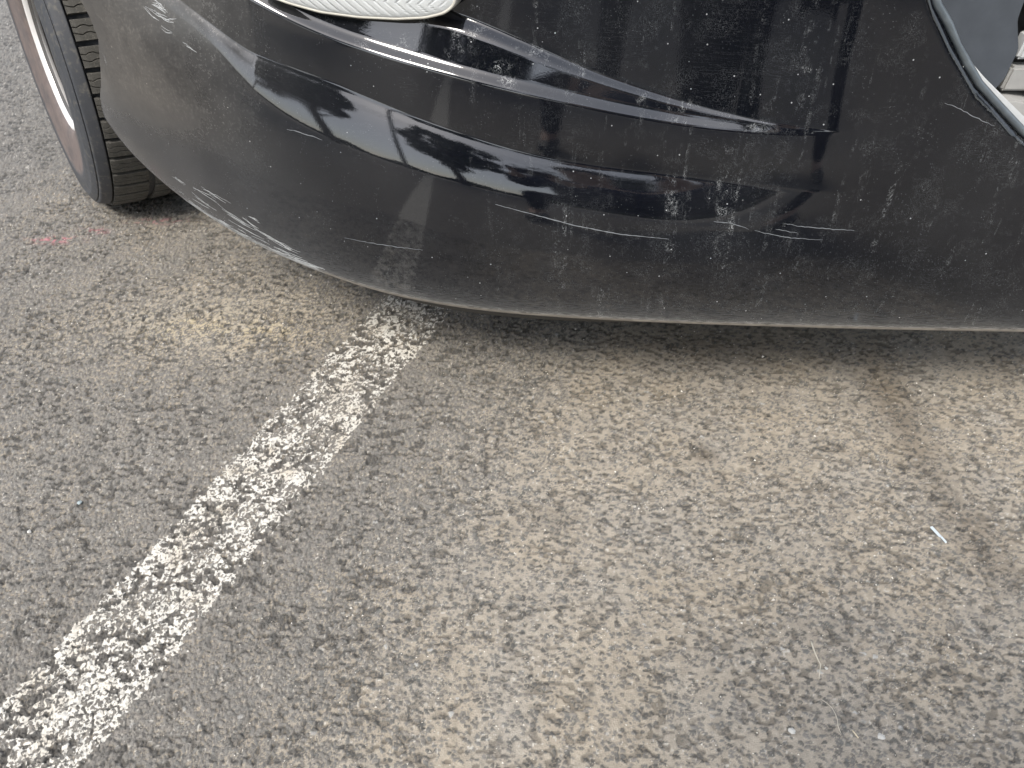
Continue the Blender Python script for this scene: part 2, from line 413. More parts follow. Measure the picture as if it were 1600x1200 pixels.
# opening in the skin on the right: outline in (x, z)
OPEN = [(.388, .645), (.4042, .6175), (.4261, .582), (.4408, .5642), (.4554, .5464), (.4725, .5286), (.4946, .5048), (.5191, .4868), (.5485, .4629), (.573, .4447), (.600, .430), (.65, .418), (.72, .414), (1.10, .414), (1.16, .43), (1.16, .64), (1.12, .67), (.43, .67)]
def poly_sdf(px, pz, poly):
    best = np.full(px.shape, 9.); inside = np.zeros(px.shape, bool); n = len(poly)
    for i in range(n):
        ax, az = poly[i]; bx, bz = poly[(i + 1) % n]
        dx, dz = bx - ax, bz - az; L = dx * dx + dz * dz
        u = np.clip(((px - ax) * dx + (pz - az) * dz) / L, 0, 1)
        best = np.minimum(best, np.hypot(px - ax - u * dx, pz - az - u * dz))
        c = ((az > pz) != (bz > pz)) & (px < (bx - ax) * (pz - az) / ((bz - az) if bz != az else 1e-9) + ax)
        inside ^= c
    return np.where(inside, best, -best)
dsd = poly_sdf(SX, SZ, OPEN)
# roll the skin edge into the opening
ro = ss(-.010, .001, dsd); SXr = SX - NN[..., 0] * .007 * ro ** 2; SYr = SY - NN[..., 1] * .007 * ro ** 2
nr, nc = SZ.shape
SV = np.stack([SXr, SYr, SZ], -1)
# underside return: three rows tucked inward below the lip
tuck = []
for dz, off in ((-.004, -.006), (-.007, -.014), (-.006, -.05), (.0, -.12)):
    tuck.append(np.stack([SX[0] + NN[0, :, 0] * off, SY[0] + NN[0, :, 1] * off, SZ[0] + dz], -1))
SVV = np.concatenate([np.array(tuck[::-1]), SV], 0); nrt = nr + 4
fc = gridfaces(nrt, nc)[:, ::-1]
dd = np.concatenate([np.full((4, nc), -9.), dsd], 0).ravel()
keepf = ~(dd[fc] > 0).any(1)
# second skin on the inner side along the wheel-arch edge gives the sheet its thickness
bme = quadmesh('bumper', SVV.reshape(-1, 3), fc[keepf])
Xa, Ya, Za = SVV[..., 0], SVV[..., 1], SVV[..., 2]
tA = np.concatenate([np.repeat(tcol[:1], 4, 0), tcol], 0)
zl = np.interp(tA, tc, _lip(tc)[:, 2])
lipd = np.exp(-(np.abs(Za - zl - .001) / .0055) ** 2) * .95 + .28 * np.exp(-np.abs(Za - zl - .004) / .02)
cornerd = ss(.52, .22, tA) * (.35 + .65 * ss(.33, .43, Za)) * .95
skylit_veil = ss(.60, .20, tA) * ss(.46, .30, Za)  # dust film low on the corner, its blue-grey colour imitates skylight on it
zR = np.interp(tA, tc, fz['R']); zU = np.interp(tA, tc, fz['U'])
ledge = ss(0, .004, Za - zR) * ss(.002, -.002, Za - zU) * ss(.45, .6, tA) * ss(1.04, .98, tA)
zS_ = np.interp(tA, tc, fz['S'])
attr_float(bme, 'lip', lipd.ravel()); attr_float(bme, 'mud', np.clip(cornerd, 0, 1).ravel()); attr_float(bme, 'ledge', ledge.ravel())
attr_float(bme, 'skylit_veil', skylit_veil.ravel()); attr_float(bme, 'low', ss(.05, -.03, Za - zS_).ravel())

t = NT('black_car_paint'); v = t.pos()
g = t.n.new('ShaderNodeTexCoord'); sep = t.n.new('ShaderNodeSeparateXYZ'); t.t.links.new(g.outputs['Object'], sep.inputs[0])
X, Y, Zz = sep.outputs
# dried run marks: thin curly lines gathered in vertical streaks
vs_ = t.pos((1, 1, .55))
n1 = t.noise(vs_, 150, 3, .6, 1.6)
w1 = t.ramp(t.math('ABSOLUTE', t.math('SUBTRACT', n1, .5)), .002, .012, 1, 0)
n1b = t.noise(v, 300, 2, .6, 1.2)
w1b = t.ramp(t.math('ABSOLUTE', t.math('SUBTRACT', n1b, .53)), .002, .014, 1, 0)
colm = t.noise(t.pos((1, .3, .05)), 54, 4, .65, .25)
patch = t.noise(v, 13, 3, .6)
runs = t.math('MULTIPLY', t.ramp(colm, .53, .66), t.ramp(patch, .34, .62))
xm = t.math('MULTIPLY', t.ramp(X, -.16, .05), t.ramp(X, .75, .55))
brk = t.ramp(t.noise(v, 75, 3, .6), .46, .60)
marks = t.math('MULTIPLY', t.math('MULTIPLY', t.math('MAXIMUM', w1, t.math('MULTIPLY', w1b, .8)), runs), t.math('MULTIPLY', xm, brk))
soft = t.math('MULTIPLY', t.math('MULTIPLY', runs, xm), .07)
# fine dust sprinkles and specks
sp = t.node('ShaderNodeTexVoronoi', ins={'Vector': v, 'Scale': 330, 'Randomness': 1.0})
spm = t.math('MULTIPLY', t.ramp(sp, .10, .16, 1, 0), t.ramp(t.noise(v, 45, 3), .50, .62))
sp2 = t.node('ShaderNodeTexVoronoi', ins={'Vector': v, 'Scale': 60, 'Randomness': 1.0})
spm2 = t.math('MULTIPLY', t.ramp(sp2, .035, .06, 1, 0), t.ramp(t.noise(v, 9, 2), .40, .50))
grit = t.ramp(t.noise(v, 420, 3, .7), .60, .72)
lowc = t.math('MULTIPLY', t.attr('low'), t.ramp(X, -.1, .45, .25, 1))
scr = t.noise(t.pos((6, 6, 130)), 4, 3, .6)
scr = t.math('MULTIPLY', t.ramp(t.math('ABSOLUTE', t.math('SUBTRACT', scr, .5)), .001, .006, 1, 0), t.ramp(t.noise(v, 10, 2), .55, .62))
a = t.math('ADD', t.math('MULTIPLY', marks, .46), t.math('MULTIPLY', soft, grit))
n3 = t.noise(v, 260, 3, .65, 1.4)
w3 = t.ramp(t.math('ABSOLUTE', t.math('SUBTRACT', n3, .5)), .001, .011, 1, 0)
w3 = t.math('MULTIPLY', w3, t.math('MULTIPLY', t.ramp(t.noise(v, 30, 5, .7), .44, .70), t.ramp(X, -.22, .12)))
a = t.math('ADD', a, t.math('MULTIPLY', w3, .20))
a = t.math('ADD', a, t.math('MULTIPLY', spm, .14)); a = t.math('ADD', a, t.math('MULTIPLY', spm2, .5))
a = t.math('ADD', a, t.math('MULTIPLY', t.math('MULTIPLY', lowc, grit), .10))
a = t.math('ADD', a, t.math('MULTIPLY', scr, .05))
ledm = t.math('MULTIPLY', t.attr('ledge'), t.math('MULTIPLY', t.ramp(t.math('ABSOLUTE', t.math('SUBTRACT', t.noise(v, 190, 3, .7, 1.0), .5)), .006, .03, 1, 0), t.ramp(t.noise(v, 34, 3, .6), .52, .66)))
a = t.math('ADD', a, t.math('MULTIPLY', ledm, .34))
film = t.math('ADD', .0005, t.math('MULTIPLY', t.ramp(t.noise(v, 6, 4), .38, .7), .012))
mud = t.math('MULTIPLY', t.attr('mud'), t.ramp(t.noise(v, 9, 5, .65), .22, .78, .35, 1))
film = t.math('ADD', film, t.math('MULTIPLY', mud, .17)); film = t.math('ADD', film, t.math('MULTIPLY', t.attr('skylit_veil'), .055))
mudg = t.math('MULTIPLY', mud, t.math('MULTIPLY', t.ramp(t.noise(v, 230, 3, .7), .50, .70), .14))
liph = t.math('MULTIPLY', t.attr('lip'), t.ramp(t.noise(t.pos((3, 3, 40)), 30, 3), .3, .7, .25, .62))
fac = t.math('ADD', t.math('ADD', a, film), t.math('ADD', liph, mudg), clamp=True)
base = t.mix(fac, (.0028, .0034, .0056), t.mix(t.math('MAXIMUM', t.attr('lip'), t.attr('mud')), t.mix(t.attr('skylit_veil'), (.60, .62, .62), (.34, .37, .42)), (.46, .41, .345)))
rgh = t.ramp(t.math('ADD', fac, t.math('MULTIPLY', t.attr('mud'), .25)), .02, .55, .028, .62)
und = t.bump(t.noise(v, 5, 2), .05, .004)
bp = t.bump(t.noise(v, 600, 2), .05, .0003, und)
paint_m = t.pbsdf(base, rgh, Normal=bp, IOR=1.74, Specular_IOR_Level=.5)
bumper = cpart('bumper', bme, paint_m); bumper['label'] = 'glossy black bumper skin with dried water marks and scuffs'

dark_plastic = simple('dark_plastic', (.022, .022, .024), .55, 0, .3, 90, .15)
dusty_plastic = simple('dusty_grey_plastic', (.062, .070, .082), .5, 0, .30, 40, .2)
rubber = None

def strip(name, path, prof, mat, closed=False, parent=None, smooth=True, caps=True):
    """sweep prof (list of (a, b): a along N2, b along N1) along path [(p, n1, n2)]"""
    V = []; Fc = []
    m = len(prof)
    for (p, n1, n2) in path:
        for (a_, b_) in prof: V.append(Vector(p) + Vector(n2) * a_ + Vector(n1) * b_)
    L = len(path)
    for i in range(L if closed else L - 1):
        for j in range(m):
            k = (i + 1) % L; Fc.append((i * m + j, i * m + (j + 1) % m, k * m + (j + 1) % m, k * m + j))
    if caps and not closed:
        Fc.append(tuple(range(m))[::-1]); Fc.append(tuple((L - 1) * m + j for j in range(m)))
    return cpart(name, mesh(name, V, Fc), mat, smooth, parent)
# lower valance: the dark second lip under the corner
path = []
for t_ in np.linspace(.44, .98, 60):
    q = skin_at(t_, 0); j = int(t_ / TMAX * (NT_COL - 1)); nv = Vector((NN[0, j, 0], NN[0, j, 1], 0)); L0 = Vector((SX[0, j], SY[0, j], SZ[0, j]))
    drop = .011 * math.sin(math.pi * (t_ - .44) / .54) ** .8
    path.append((L0 - nv * .012 + Vector((0, 0, -.004 - drop)), nv, Vector((0, 0, 1))))
strip('valance', path, [(0, 0), (.012, .004), (.014, -.03), (0, -.03)], simple('dusty_black_valance', (.05, .046, .04), .7, 0, .3, 120, .3))

# moulding round the opening
path = []
op = OPEN; ex = []
for i in range(len(op)):
    ax, az = op[i]; bx, bz = op[(i + 1) % len(op)]; n_ = max(1, int(math.hypot(bx - ax, bz - az) / .02))
    for k in range(n_): ex.append((ax + (bx - ax) * k / n_, az + (bz - az) * k / n_))
exs = np.array(ex)
for _ in range(2): exs = (np.roll(exs, 1, 0) + 2 * exs + np.roll(exs, -1, 0)) / 4
def open_frame(x, z, out=0.0):
    tt_ = t_of_x(x); p = skin_at(tt_, z, out); tt_ += (x - p.x); return skin_at(tt_, z, out)
NE = len(exs)
for i in range(NE):
    x, z = exs[i]; p = open_frame(x, z); d = exs[(i + 1) % NE] - exs[i - 1]; d = d / np.linalg.norm(d)
    q = open_frame(x + d[0] * .004, z + d[1] * .004); tg = (q - p).normalized()
    nv = Vector((0, -1, .05)).normalized(); inw = tg.cross(nv).normalized()
    c = exs.mean(0)
    if inw.x * (c[0] - x) + inw.z * (c[1] - z) < 0: inw = -inw
    path.append((p, nv, inw))
trim_blue = NT('glossy_moulding'); vv = trim_blue.pos()
trim_blue = trim_blue.pbsdf(trim_blue.mix(trim_blue.ramp(trim_blue.noise(vv, 60, 4), .4, .7), (.085, .10, .112), (.12, .138, .15)), .28, Specular_IOR_Level=.8)
strip('opening_moulding', path, [(-.0040, -.010), (-.0040, -.003), (-.0028, .0012), (0, .0026), (.0026, .0018), (.0040, -.001), (.0044, -.006), (.0044, -.028), (.000, -.028)], trim_blue, closed=True)

# grey blanking panel, pale strip and slats inside the opening
def recess_poly(name, pts, depth, thick, mat, bev=.0015, tilt=0, parent=None):
    bm = bmesh.new(); f_ = []
    for x, z in pts: f_.append(bm.verts.new((x, .8325 + depth - tilt * (z - .5), z)))
    bm.faces.new(f_); bmesh.ops.recalc_face_normals(bm, faces=bm.faces)
    r = bmesh.ops.extrude_face_region(bm, geom=list(bm.faces)); bmesh.ops.translate(bm, vec=(0, thick, 0), verts=[g_ for g_ in r['geom'] if isinstance(g_, bmesh.types.BMVert)])
    bmesh.ops.recalc_face_normals(bm, faces=bm.faces)
    if bev: bmesh.ops.bevel(bm, geom=list(bm.edges), offset=bev, segments=2, affect='EDGES')
    me = bpy.data.meshes.new(name); bm.to_mesh(me); bm.free(); me.update()
    return cpart(name, me, mat, False, parent)
recess_poly('blanking_panel', [(.40, .662), (.415, .60), (.43, .570), (.47, .53), (.515, .490), (.530, .4775), (.540, .50), (.542, .53), (.528, .56), (.526, .60), (.530, .662)], .022, .02, dusty_plastic)
recess_poly('opening_back', [(.36, .68), (.36, .40), (1.2, .40), (1.2, .68)], .10, .01, dark_plastic, 0)
pale = simple('pale_silver_strip', (.55, .56, .56), .35, 0, .12, 120, .1)
pale2 = simple('pale_dusty_slat', (.36, .355, .34), .5, 0, .2, 60, .2)
# pale wedge between moulding and panel, widening downward
wl = [(.452, .5500), (.470, .5306), (.494, .508), (.519, .4885), (.548, .4665), (.575, .447), (.60, .437)]
wr = [(.455, .5500), (.475, .5310), (.503, .509), (.530, .490), (.561, .4685), (.590, .4495), (.615, .4395)]
for i in range(1): recess_poly('silver_strip', wl + wr[::-1], -.0015, .012, pale, .0008)
recess_poly('lower_shelf', [(.532, .4770), (.553, .4600), (.585, .444), (.66, .430), (.72, .4265), (1.14, .4265), (1.14, .462), (.66, .466), (.60, .470), (.560, .4770)], .018, .045, pale2)
for k in range(5):
    z0 = .482 + k * .036
    recess_poly('grille_slat', [(.547, z0), (1.13, z0), (1.13, z0 + .028), (.547, z0 + .028)], .030, .02, pale2 if k % 2 == 0 else pale, .003, tilt=.15)

# ---------------------------------------------------------------- corner lamp with herringbone lens
LENS = [(-.2855, .5699), (-.2766, .5613), (-.2531, .555), (-.216, .5485), (-.171, .5467), (-.1267, .5483), (-.0939, .5523), (-.0723, .5586), (-.0613, .5671), (-.0588, .5773), (-.0609, .6027), (-.0849, .6276), (-.1306, .6423), (-.1861, .6395), (-.2482, .6154), (-.2804, .5884)]
LP0 = Vector((-.12, .90, 0)); LN = Vector((-.28, -.96, 0)).normalized(); LT = Vector((.96, -.28, 0)).normalized()
def lens_y(x): return .90 - (x + .12) * .28 / .96
def resample(poly, n):
    P_ = np.array(poly + poly[:1]); s_ = np.concatenate([[0], np.cumsum(np.hypot(*np.diff(P_, axis=0).T))]); q = np.linspace(0, s_[-1], n, endpoint=False)
    r_ = np.stack([np.interp(q, s_, P_[:, 0]), np.interp(q, s_, P_[:, 1])], 1)
    for _ in range(8): r_ = (np.roll(r_, 1, 0) + 2 * r_ + np.roll(r_, -1, 0)) / 4
    return r_
ro_ = resample(LENS, 280); cx_, cz_ = ro_.mean(0)
NRG = 110; V = []; Fc = []
for i in range(NRG + 1):
    f = i / NRG
    for (x, z) in ro_:
        px, pz = cx_ + (x - cx_) * f, cz_ + (z - cz_) * f
        bul = .004 * (1 - f ** 2.2) + .003 * (1 - f ** 16)
        # herringbone ribs: a zigzag ridge pattern pressed in the inner face
        u_ = px * 1.04; w_ = pz
        band = ((w_ + .010) / .016) % 2; zz = abs(band - 1)
        rib = ((u_ + (zz - .5) * .020) / .0125) % 1
        ridge = math.exp(-((rib - .5) / .07) ** 2) * (1 - ss(.88, .97, f))
        p = Vector((px, lens_y(px), pz)) + LN * (bul - .0013 * ridge + .0002)
        V.append(p)
m = len(ro_)
for i in range(NRG):
    for j in range(m):
        Fc.append((i * m + j, i * m + (j + 1) % m, (i + 1) * m + (j + 1) % m, (i + 1) * m + j))
for j in range(m): V.append(V[NRG * m + j] - LN * .05)
for j in range(m): Fc.append((NRG * m + j, NRG * m + (j + 1) % m, (NRG + 1) * m + (j + 1) % m, (NRG + 1) * m + j))
t = NT('white_lamp_lens'); v = t.pos()
t.pbsdf(t.mix(t.noise(v, 90, 4), (.50, .515, .51), (.57, .585, .58)), .18, Specular_IOR_Level=.5, Subsurface_Weight=.15, Subsurface_Radius=(.01, .01, .01), Normal=t.bump(t.noise(v, 400, 3), .08, .0004))
lens_o = cpart('lamp_lens', mesh('lamp_lens', V, Fc), t.m)
lens_o['label'] = 'clear lamp lens with a herringbone pattern above the bumper ledge'
path = []
for i in range(m):
    x, z = ro_[i]; dx, dz = ro_[(i + 1) % m] - ro_[i - 1]; tg = Vector((dx, dx * -.28 / .96, dz)).normalized(); inw = tg.cross(LN).normalized()
    path.append((Vector((x, lens_y(x), z)), LN, inw))
strip('lens_rim', path, [(-.0016, -.02), (-.0016, .0010), (0, .0022), (.0016, .0010), (.0016, -.02)], simple('cream_lens_rim', (.50, .48, .42), .4, 0, .2, 100, .1), closed=True)

# ---------------------------------------------------------------- scuffs and scratches: raised paint burrs lying on the skin
bvh = BVHTree.FromPolygons([tuple(p) for p in SVV.reshape(-1, 3)[:, :]], [tuple(map(int, f)) for f in fc[keepf]])
def on_skin(x, z, lift=.0003):
    """drop a point from in front of the bumper onto it, along the local plan normal"""
    tt_ = t_of_x(x); p = skin_at(tt_, z)
    j = int(np.clip(tt_ / TMAX * (NT_COL - 1), 0, NT_COL - 1)); nv = Vector((NN[0, j, 0], NN[0, j, 1], 0))
    h = bvh.find_nearest(p)
    if h[0] is None: return p + nv * lift, nv
    nn = h[1] if h[1].dot(nv) > 0 else -h[1]
    return h[0] + nn * lift, nn
rs = random.Random(5)
scuff_w = simple('scraped_paint', (.38, .39, .39), .6, 0, .3, 300, .2)
scuff_g = simple('faint_scratch', (.17, .18, .19), .5, 0, .3, 300, .2)
def scratch_mesh(pts, w, lift=.0004, taper=True, wob=.0002):
    """pts: list of (x, z) on the bumper"""
    P_ = np.array(pts); s_ = np.concatenate([[0], np.cumsum(np.hypot(*np.diff(P_, axis=0).T))]); n_ = max(6, int(s_[-1] / .004))
    V = []; Fc = []
    for i in range(n_ + 1):
        f = i / n_; x = np.interp(f * s_[-1], s_, P_[:, 0]); z = np.interp(f * s_[-1], s_, P_[:, 1]) + rs.uniform(-wob, wob)
        p, nn = on_skin(x, z, lift); e = .35 + .65 * math.sin(math.pi * min(1, max(0, f))) if taper else 1
        ww = w * e * rs.uniform(.6, 1.2) / 2 + .00005
        up = Vector((0, 0, 1)); up = (up - nn * up.dot(nn)).normalized()
        V += [p + up * ww, p + nn * .00012, p - up * ww]
        if i:
            a_ = (i - 1) * 3; b_ = i * 3
            Fc += [(a_, a_ + 1, b_ + 1, b_), (a_ + 1, a_ + 2, b_ + 2, b_ + 1)]
    return V, Fc
def join(name, parts, mat, parent=None):
    V = []; Fc = []
    for v_, f_ in parts:
        o_ = len(V); V += v_; Fc += [tuple(i + o_ for i in f) for f in f_]
    return cpart(name, mesh(name, V, Fc), mat, True, parent)

SCR_LONG = [[(-0.02, 0.355), (0.024, 0.345), (0.078, 0.332), (0.132, 0.323), (0.191, 0.319)], [(-0.276, 0.417), (-0.253, 0.415), (-0.23, 0.411)], [(0.322, 0.346), (0.344, 0.343), (0.368, 0.342), (0.405, 0.34)], [(0.29, 0.335), (0.307, 0.332), (0.324, 0.329), (0.371, 0.327)], [(0.241, 0.344), (0.26, 0.343), (0.282, 0.337)], [(0.314, 0.338), (0.339, 0.335)], [(0.463, 0.487), (0.48, 0.481), (0.494, 0.475), (0.509, 0.469), (0.524, 0.463)], [(0.412, 0.308), (0.425, 0.318), (0.44, 0.329), (0.459, 0.337)], [(0.046, 0.332), (0.102, 0.322), (0.171, 0.31)], [(-0.219, 0.283), (-0.165, 0.284), (-0.114, 0.285)]]
SCR_SCRAPE = [[(-0.496, 0.293), (-0.48, 0.289), (-0.467, 0.283)], [(-0.438, 0.295), (-0.424, 0.292), (-0.411, 0.289), (-0.381, 0.281)], [(-0.46, 0.29), (-0.427, 0.284), (-0.406, 0.275)], [(-0.378, 0.269), (-0.365, 0.262), (-0.351, 0.255)], [(-0.372, 0.275), (-0.357, 0.271), (-0.345, 0.264)], [(-0.323, 0.248), (-0.314, 0.24), (-0.298, 0.234)], [(-0.42, 0.274), (-0.394, 0.264), (-0.37, 0.255)], [(-0.413, 0.264), (-0.381, 0.257), (-0.351, 0.251)], [(-0.364, 0.258), (-0.336, 0.248), (-0.307, 0.239)], [(-0.466, 0.274), (-0.448, 0.266), (-0.425, 0.262)], [(-0.406, 0.25), (-0.374, 0.244), (-0.344, 0.238)], [(-0.353, 0.248), (-0.322, 0.241), (-0.289, 0.236)], [(-0.445, 0.537), (-0.434, 0.533), (-0.421, 0.527), (-0.412, 0.523), (-0.403, 0.522)], [(-0.435, 0.541), (-0.424, 0.537), (-0.414, 0.531), (-0.407, 0.528)], [(-0.43, 0.531), (-0.421, 0.527), (-0.412, 0.523)], [(-0.441, 0.535), (-0.432, 0.528), (-0.421, 0.523)], [(-0.426, 0.542), (-0.417, 0.537), (-0.41, 0.534)], [(-0.431, 0.538), (-0.425, 0.535), (-0.408, 0.534)], [(-0.424, 0.54), (-0.417, 0.539), (-0.412, 0.538)], [(-0.421, 0.527), (-0.414, 0.524), (-0.403, 0.524)], [(-0.429, 0.517), (-0.418, 0.512), (-0.404, 0.51)], [(-0.405, 0.501), (-0.391, 0.497), (-0.384, 0.493)], [(-0.548, 0.453), (-0.55, 0.445), (-0.55, 0.44)], [(-0.432, 0.545), (-0.424, 0.541), (-0.413, 0.536)]]
def on_skin(x, z, lift=.0003):
    """cast from in front of the bumper onto it, along the local plan normal"""
    tt_ = t_of_x(x)
    for _ in range(3):
        P_, n_ = plan(np.array([tt_])); nv = Vector((n_[0, 0], n_[0, 1], 0)); o_ = Vector((P_[0, 0], P_[0, 1], z)) + nv * .15
        h = bvh.ray_cast(o_, -nv)
        if h[0] is None: h = bvh.find_nearest(o_ - nv * .15)
        tt_ = min(max(tt_ + (x - h[0].x) * .8, 0), TMAX)
    nn = h[1] if h[1].dot(nv) > 0 else -h[1]
    return h[0] + nn * lift, nn
SCR_LONG = SCR_LONG[:7] + SCR_LONG[-1:]
for k_, pts in enumerate(SCR_LONG):
    v_, f_ = scratch_mesh(pts, .0011 if k_ == 0 else .0008, .0003, True, .0002 if k_ == 0 else .0006)
    cpart('scratch', mesh('scratch', v_, f_), scuff_g)
parts = []
for pts in SCR_SCRAPE:
    big = pts[0][1] < .4
    for k in range(3 if big else 2):
        off = [(x + rs.uniform(-.004, .004), z + rs.uniform(-.0035, .0035)) for x, z in pts]
        s0, s1 = rs.uniform(0, .3), rs.uniform(.7, 1)
        P_ = np.array(off); q = np.linspace(s0, s1, 4); s_ = np.linspace(0, 1, len(P_))
        off = list(zip(np.interp(q, s_, P_[:, 0]), np.interp(q, s_, P_[:, 1])))
        parts.append(scratch_mesh(off, rs.uniform(.0004, .0015) if big else rs.uniform(.0004, .0011), .0003 + .0001 * k, True, .0004))
# ground-off lip at the corner: many short strokes along the edge
for k in range(150):
    x = rs.uniform(-.50, -.29); jt = int(t_of_x(x) / TMAX * (NT_COL - 1)); z0 = SZ[0, jt]
    dz = abs(rs.gauss(0, .008)) + .001; L_ = rs.uniform(.008, .035); sl = -.22
    if -.5 < x < -.29:
        pts = []
        for q in (0, .5, 1):
            xx = x + L_ * q; j2 = int(t_of_x(xx) / TMAX * (NT_COL - 1)); pts.append((xx, SZ[0, j2] + dz + .002 * q * rs.uniform(-1, 1)))
        parts.append(scratch_mesh(pts, rs.uniform(.0004, .0016), .0003, True, .0004))
cpart('scuff_marks', *(lambda r: (r,))(join('scuff_marks', parts, scuff_w).data), scuff_w) if False else tag(join('scuff_marks', parts, scuff_w), kind='stuff')

# ---------------------------------------------------------------- wheel
w_out = Vector((-math.cos(rad(35.4)), -math.sin(rad(35.4)), .06)).normalized()
w_up = (Vector((0, 0, 1)) - w_out * w_out.z).normalized(); w_fw = w_up.cross(w_out)
WM = Matrix.Translation((-.828, 1.600, .3050)) @ Matrix((w_out, w_fw, w_up)).transposed().to_4x4()
wheel = bpy.data.objects.new('wheel', None); COL.objects.link(wheel); wheel.parent = car; wheel.matrix_parent_inverse = Matrix.Translation(-Vector(car.location)); wheel.matrix_basis = WM
def wpart(name, me, mat, smooth=True):
    o = link(name, me, mat, wheel, smooth); return o
def lathe(prof, n=144, closed=True):
    V = []; Fc = []; m = len(prof)
    for i in range(n):
        a_ = 2 * math.pi * i / n
        for x, r in prof: V.append((x, r * math.sin(a_), -r * math.cos(a_)))
    for i in range(n):
        for j in range(m if closed else m - 1):
            k = (i + 1) % n; Fc.append((i * m + j, k * m + j, k * m + (j + 1) % m, i * m + (j + 1) % m))
    return V, Fc
side = [(.078, .148), (.090, .150), (.0925, .153), (.0955, .158), (.0990, .172), (.1015, .198), (.1055, .222), (.1062, .2295), (.1075, .232), (.1085, .245), (.1080, .258), (.1055, .270), (.1062, .2712), (.1058, .2735), (.1020, .282), (.1000, .2868), (.0990, .2880), (.0982, .2868), (.0976, .2870), (.0975, .2905), (.0965, .2930), (.0940, .2950)]
prof = side + [(.0790, .2985), (.0772, .2992), (.0765, .2985), (.0762, .2920), (.040, .2972), (0, .2980), (-.040, .2972), (-.076, .2935), (-.078, .2985)] + [(-x, r) for x, r in side[::-1]]
t = NT('tyre_rubber'); v = t.pos()
g = t.n.new('ShaderNodeTexCoord'); sep = t.n.new('ShaderNodeSeparateXYZ'); t.t.links.new(g.outputs['Object'], sep.inputs[0])
rr_ = t.math('SQRT', t.math('ADD', t.math('MULTIPLY', sep.outputs[1], sep.outputs[1]), t.math('MULTIPLY', sep.outputs[2], sep.outputs[2])))
dz_ = t.math('MULTIPLY', t.ramp(rr_, .238, .226), t.ramp(t.noise(v, 26, 5, .6), .25, .62, .45, 1))
rub = t.mix(t.noise(v, 35, 5), (.034, .037, .043), (.060, .062, .068))
rub = t.mix(t.ramp(t.noise(v, 120, 4), .5, .75), rub, (.10, .095, .085))
rub = t.mix(t.math('MULTIPLY', dz_, .75), rub, t.mix(t.noise(v, 70, 4), (.13, .095, .085), (.21, .165, .145)))
rough_b = t.bump(t.noise(v, 260, 4), .35, .0008)
t.pbsdf(rub, .62, Normal=rough_b, Specular_IOR_Level=.4); tyre_m = t.m
V, Fc = lathe(prof, 160); wpart('tyre', mesh('tyre', V, Fc), tyre_m)
t = NT('tread_rubber'); v = t.pos()
tb = t.mix(t.noise(v, 60, 5), (.050, .048, .043), (.100, .095, .084))
tb = t.mix(t.ramp(t.noise(v, 300, 3, .7), .52, .72), tb, (.15, .14, .12))
t.pbsdf(tb, .75, Normal=t.bump(t.noise(v, 420, 4, .7), .6, .0009), Specular_IOR_Level=.3); tread_m = t.m
def block_mesh(name, x0, x1, nslab, seed, pitch=rad(7.83)):
    r_ = random.Random(seed); V = []; Fc = []; th0, th1 = -.40 * pitch, .40 * pitch
    NX = 10
    def top(x): return .3058 - .0030 * (abs(x) / .085) ** 2.2
    for s_ in range(nslab):
        a0 = th0 + (th1 - th0) * s_ / nslab; a1 = th0 + (th1 - th0) * (s_ + 1) / nslab
        ph = r_.uniform(0, 6)
        base = len(V)
        for i in range(NX + 1):
            f = i / NX; x = x0 + (x1 - x0) * f
            w0 = (.0019 * math.sin(f * 17 + s_ * 1.7) if s_ > 0 else 0) / .3; w1 = (.0019 * math.sin(f * 17 + (s_ + 1) * 1.7) if s_ < nslab - 1 else 0) / .3
            g0 = .00055 / .3 if s_ > 0 else 0; g1 = .00055 / .3 if s_ < nslab - 1 else 0
            e = .0012 if 0 < i < NX else .0004
            rt = top(x) - (.0009 if i in (0, NX) else 0)
            for ang, r in ((a0 + w0 + g0, .291), (a0 + w0 + g0, rt - .0009), (a0 + w0 + g0 + .0025, rt), (a1 + w1 - g1 - .0025, rt), (a1 + w1 - g1, rt - .0009), (a1 + w1 - g1, .291)):
                V.append((x, r * math.sin(ang), -r * math.cos(ang)))
        for i in range(NX):
            for j in range(5):
                Fc.append((base + i * 6 + j, base + i * 6 + j + 1, base + (i + 1) * 6 + j + 1, base + (i + 1) * 6 + j))
        Fc.append(tuple(base + j for j in range(6))[::-1]); Fc.append(tuple(base + NX * 6 + j for j in range(6)))
    bm = bmesh.new(); me = mesh(name, V, Fc); bm.from_mesh(me); bmesh.ops.recalc_face_normals(bm, faces=bm.faces); bm.to_mesh(me); bm.free()
    me.materials.append(tread_m); return me
rows_ = [(.0735, .010, 3, 0.0), (-.002, -.038, 3, .5), (-.044, -.0735, 3, 0.0)]
for (x0, x1, ns, ph) in rows_:
    bmsh = block_mesh('tread_block', x0, x1, ns, int(abs(x0) * 1e4))
    for k in range(46):
        o = bpy.data.objects.new('tread_block', bmsh); COL.objects.link(o); o.parent = wheel
        o.rotation_euler = (rad((k + ph) * 360 / 46), 0, 0)
dull_alloy = simple('dusty_dark_alloy', (.10, .095, .09), .5, .3, .3, 30, .1)
alloy = simple('silver_alloy', (.78, .76, .74), .35, .3, .12, 30, .1)
rim_p = [(.0830, .134), (.0835, .150), (.080, .1515), (-.06, .150), (-.08, .158), (-.083, .150), (-.066, .135), (.015, .128), (.065, .126)]
V, Fc = lathe(rim_p, 120)
